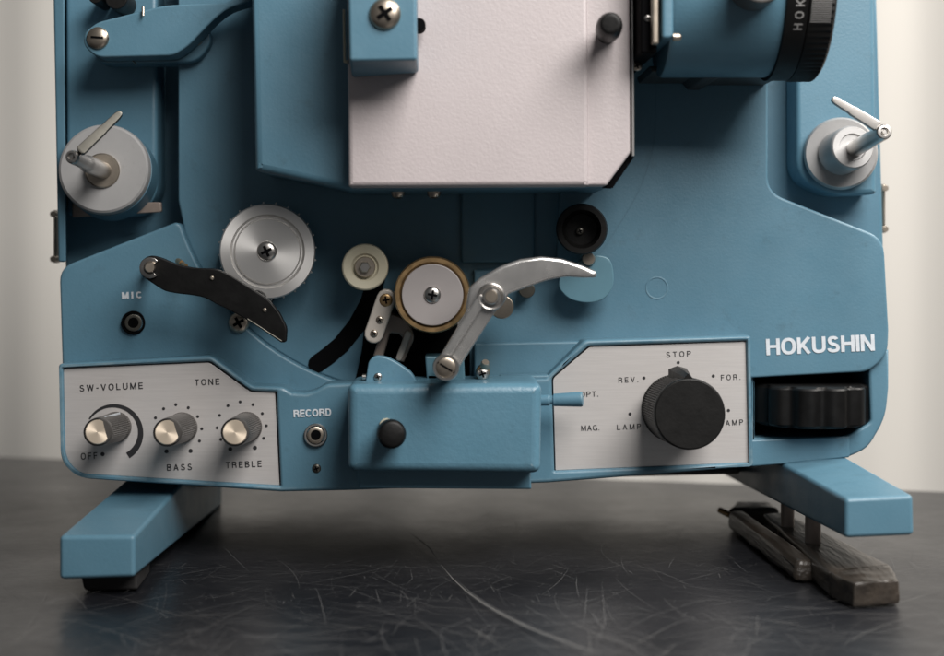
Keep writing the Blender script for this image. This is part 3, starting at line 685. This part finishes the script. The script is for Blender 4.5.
T.add(loft_w([(-.62, -.5, 0), (.62, -.5, 0), (.62, back(.62), 0), (-.62, back(-.62), 0)], [(-.62, -.5, -.03), (.62, -.5, -.03), (.62, back(.62), -.03), (-.62, back(-.62), -.03)]), 'tbl')
def ribbon(pts, w, m):
    n = len(pts); V = []
    for i in range(n):
        d = (Vector(pts[min(i+1, n-1)]) - Vector(pts[max(i-1, 0)])).normalized(); q = Vector((-d.y, d.x)); e = max(.12, math.sin(math.pi*min(1, max(0, i/(n-1))))**.5)
        p_ = Vector(pts[i]); a, c = p_ + q*w*e, p_ - q*w*e
        V += [Vector((a.x, a.y, RZ[0])), Vector((c.x, c.y, RZ[0]))]
    RZ[0] += .0000004
    T.add((V, [[2*i, 2*i+1, 2*i+3, 2*i+2] for i in range(n-1)]), m)
RZ = [.00012]
def arc(x, y, a, L, curv, n=12):
    pts = []; h = L/n
    for i in range(n + 1):
        pts.append((x, y)); a += curv*h; x += math.cos(a)*h; y += math.sin(a)*h
    return pts
for i in range(2600):
    L = random.choice((.004, .006, .01, .014, .02, .03, .05))*random.uniform(.6, 1.3)
    x = random.gauss(0, .15); y = random.uniform(-.24, -.02) if random.random() < .8 else random.uniform(-.05, .12)
    ribbon(arc(x, y, random.uniform(0, math.pi), L, random.gauss(0, 7)), random.uniform(.00002, .00006), scm[0 if random.random() < .55 else 1])
for i in range(200):                                        # clusters of rubbed lines
    cx_, cy_, a_ = random.choice(((-.10, -.12, .5), (-.05, -.15, .2), (.02, -.14, 2.7), (.06, -.16, 1.3), (.10, -.13, .3), (.13, -.12, .2), (-.02, -.11, 2.9), (-.13, -.16, 1.2)))
    ribbon(arc(cx_ + random.gauss(0, .03), cy_ + random.gauss(0, .022), a_ + random.gauss(0, .6), random.uniform(.008, .05), random.gauss(0, 5)), random.uniform(.00003, .00007), scm[random.choice((1, 1, 2))])
for i in range(260):                                        # specks of dust
    x = random.gauss(0, .16); y = random.uniform(-.24, .05)
    ribbon(arc(x, y, random.uniform(0, 3), random.uniform(.0002, .0006), 0, 2), random.uniform(.0001, .0002), scm[1])
def onpx(px, py): dd = FPX*H/(py - VY); return ((px - VX)*dd/FPX, dd - D)
long_ = [onpx(280 + x/2.145, 440 + y/2.145) for x, y in ((345, 275), (372, 307), (400, 333), (438, 360), (480, 385), (535, 412), (600, 438), (650, 456), (690, 468))]
ribbon(long_, .00020, scm[2]); ribbon([(x + .0009, y + .0005) for x, y in long_[1:-1]], .00009, scm[1]); ribbon([(x - .0006, y - .0003) for x, y in long_[2:]], .00006, scm[1])
ribbon([onpx(280 + x/2.145, 440 + y/2.145) for x, y in ((275, 203), (300, 222), (322, 240), (340, 268))], .0004, 'ink')  # far end of the long scratch, painted black as it looks against the bright reflection
for pts in (((660, 320), (655, 370), (650, 410)), ((690, 310), (697, 400), (675, 460)), ((470, 392), (430, 420), (415, 460)), ((710, 430), (800, 385), (930, 345)), ((280, 285), (284, 305), (272, 318)), ((305, 370), (255, 405), (240, 430))):
    ribbon([onpx(280 + x/2.145, 440 + y/2.145) for x, y in pts], .00006, scm[1])
table = T.build('table', None, angle=20)
table['label'] = 'black scratched tabletop the blue projector stands on'; table['category'] = 'table'

# ================================================================== wall behind
wm = mat('plaster_wall', (0.65, 0.628, 0.588), .85, var=.05, vscale=3, stretch=(2.2, 1, .25))
V, F = [], []; n_ = 480
for i in range(n_ + 1):
    x = -2.4 + 4.8*i/n_; yy = .62 + .006*math.sin(x*38 + .6*math.sin(x*9)) + .0028*math.sin(x*83 + 1)
    V += [Vector((x, yy, -.9)), Vector((x, yy, 2.4))]
F = [[2*i, 2*i+2, 2*i+3, 2*i+1] for i in range(n_)]
wall = one('wall', (V, F), wm, None, angle=80); wall['kind'] = 'structure'

# ================================================================== light
w = bpy.data.worlds.new('World'); sc.world = w; w.use_nodes = True
w.node_tree.nodes['Background'].inputs[0].default_value = (.95, .97, 1, 1); w.node_tree.nodes['Background'].inputs[1].default_value = .078
def area(name, loc, to, size, power, col, sy=None):
    l = bpy.data.lights.new(name, 'AREA'); l.energy = power; l.size = size; l.color = col
    if sy: l.shape = 'RECTANGLE'; l.size_y = sy
    o = bpy.data.objects.new(name, l); COL.objects.link(o); o.location = loc
    o.rotation_euler = (Vector(to) - Vector(loc)).to_track_quat('-Z', 'Y').to_euler(); return o
area('key_lamp', (.36, -.58, .66), (.46, 0, .08), .55, 13.6, (1, .965, .93))
area('ceiling_lamp', (1.05, .14, 1.10), (.6, .5, .1), .6, 20, (1, .95, .89))

# ================================================================== camera
cam = bpy.data.cameras.new('camera'); co = bpy.data.objects.new('camera', cam); COL.objects.link(co)
co.location = (0, -D, H); co.rotation_euler = (math.radians(90), 0, 0)
cam.sensor_width = 36; cam.sensor_fit = 'HORIZONTAL'; cam.lens = FPX/944*36
cam.shift_x = (472 - VX)/944; cam.shift_y = -(328 - VY)/944
cam.clip_start = .02; cam.clip_end = 20
cam.dof.use_dof = True; cam.dof.focus_distance = .578; cam.dof.aperture_fstop = 7.5
sc.camera = co
sc.view_settings.view_transform = 'Standard'; sc.view_settings.look = 'None'; sc.view_settings.exposure = 0
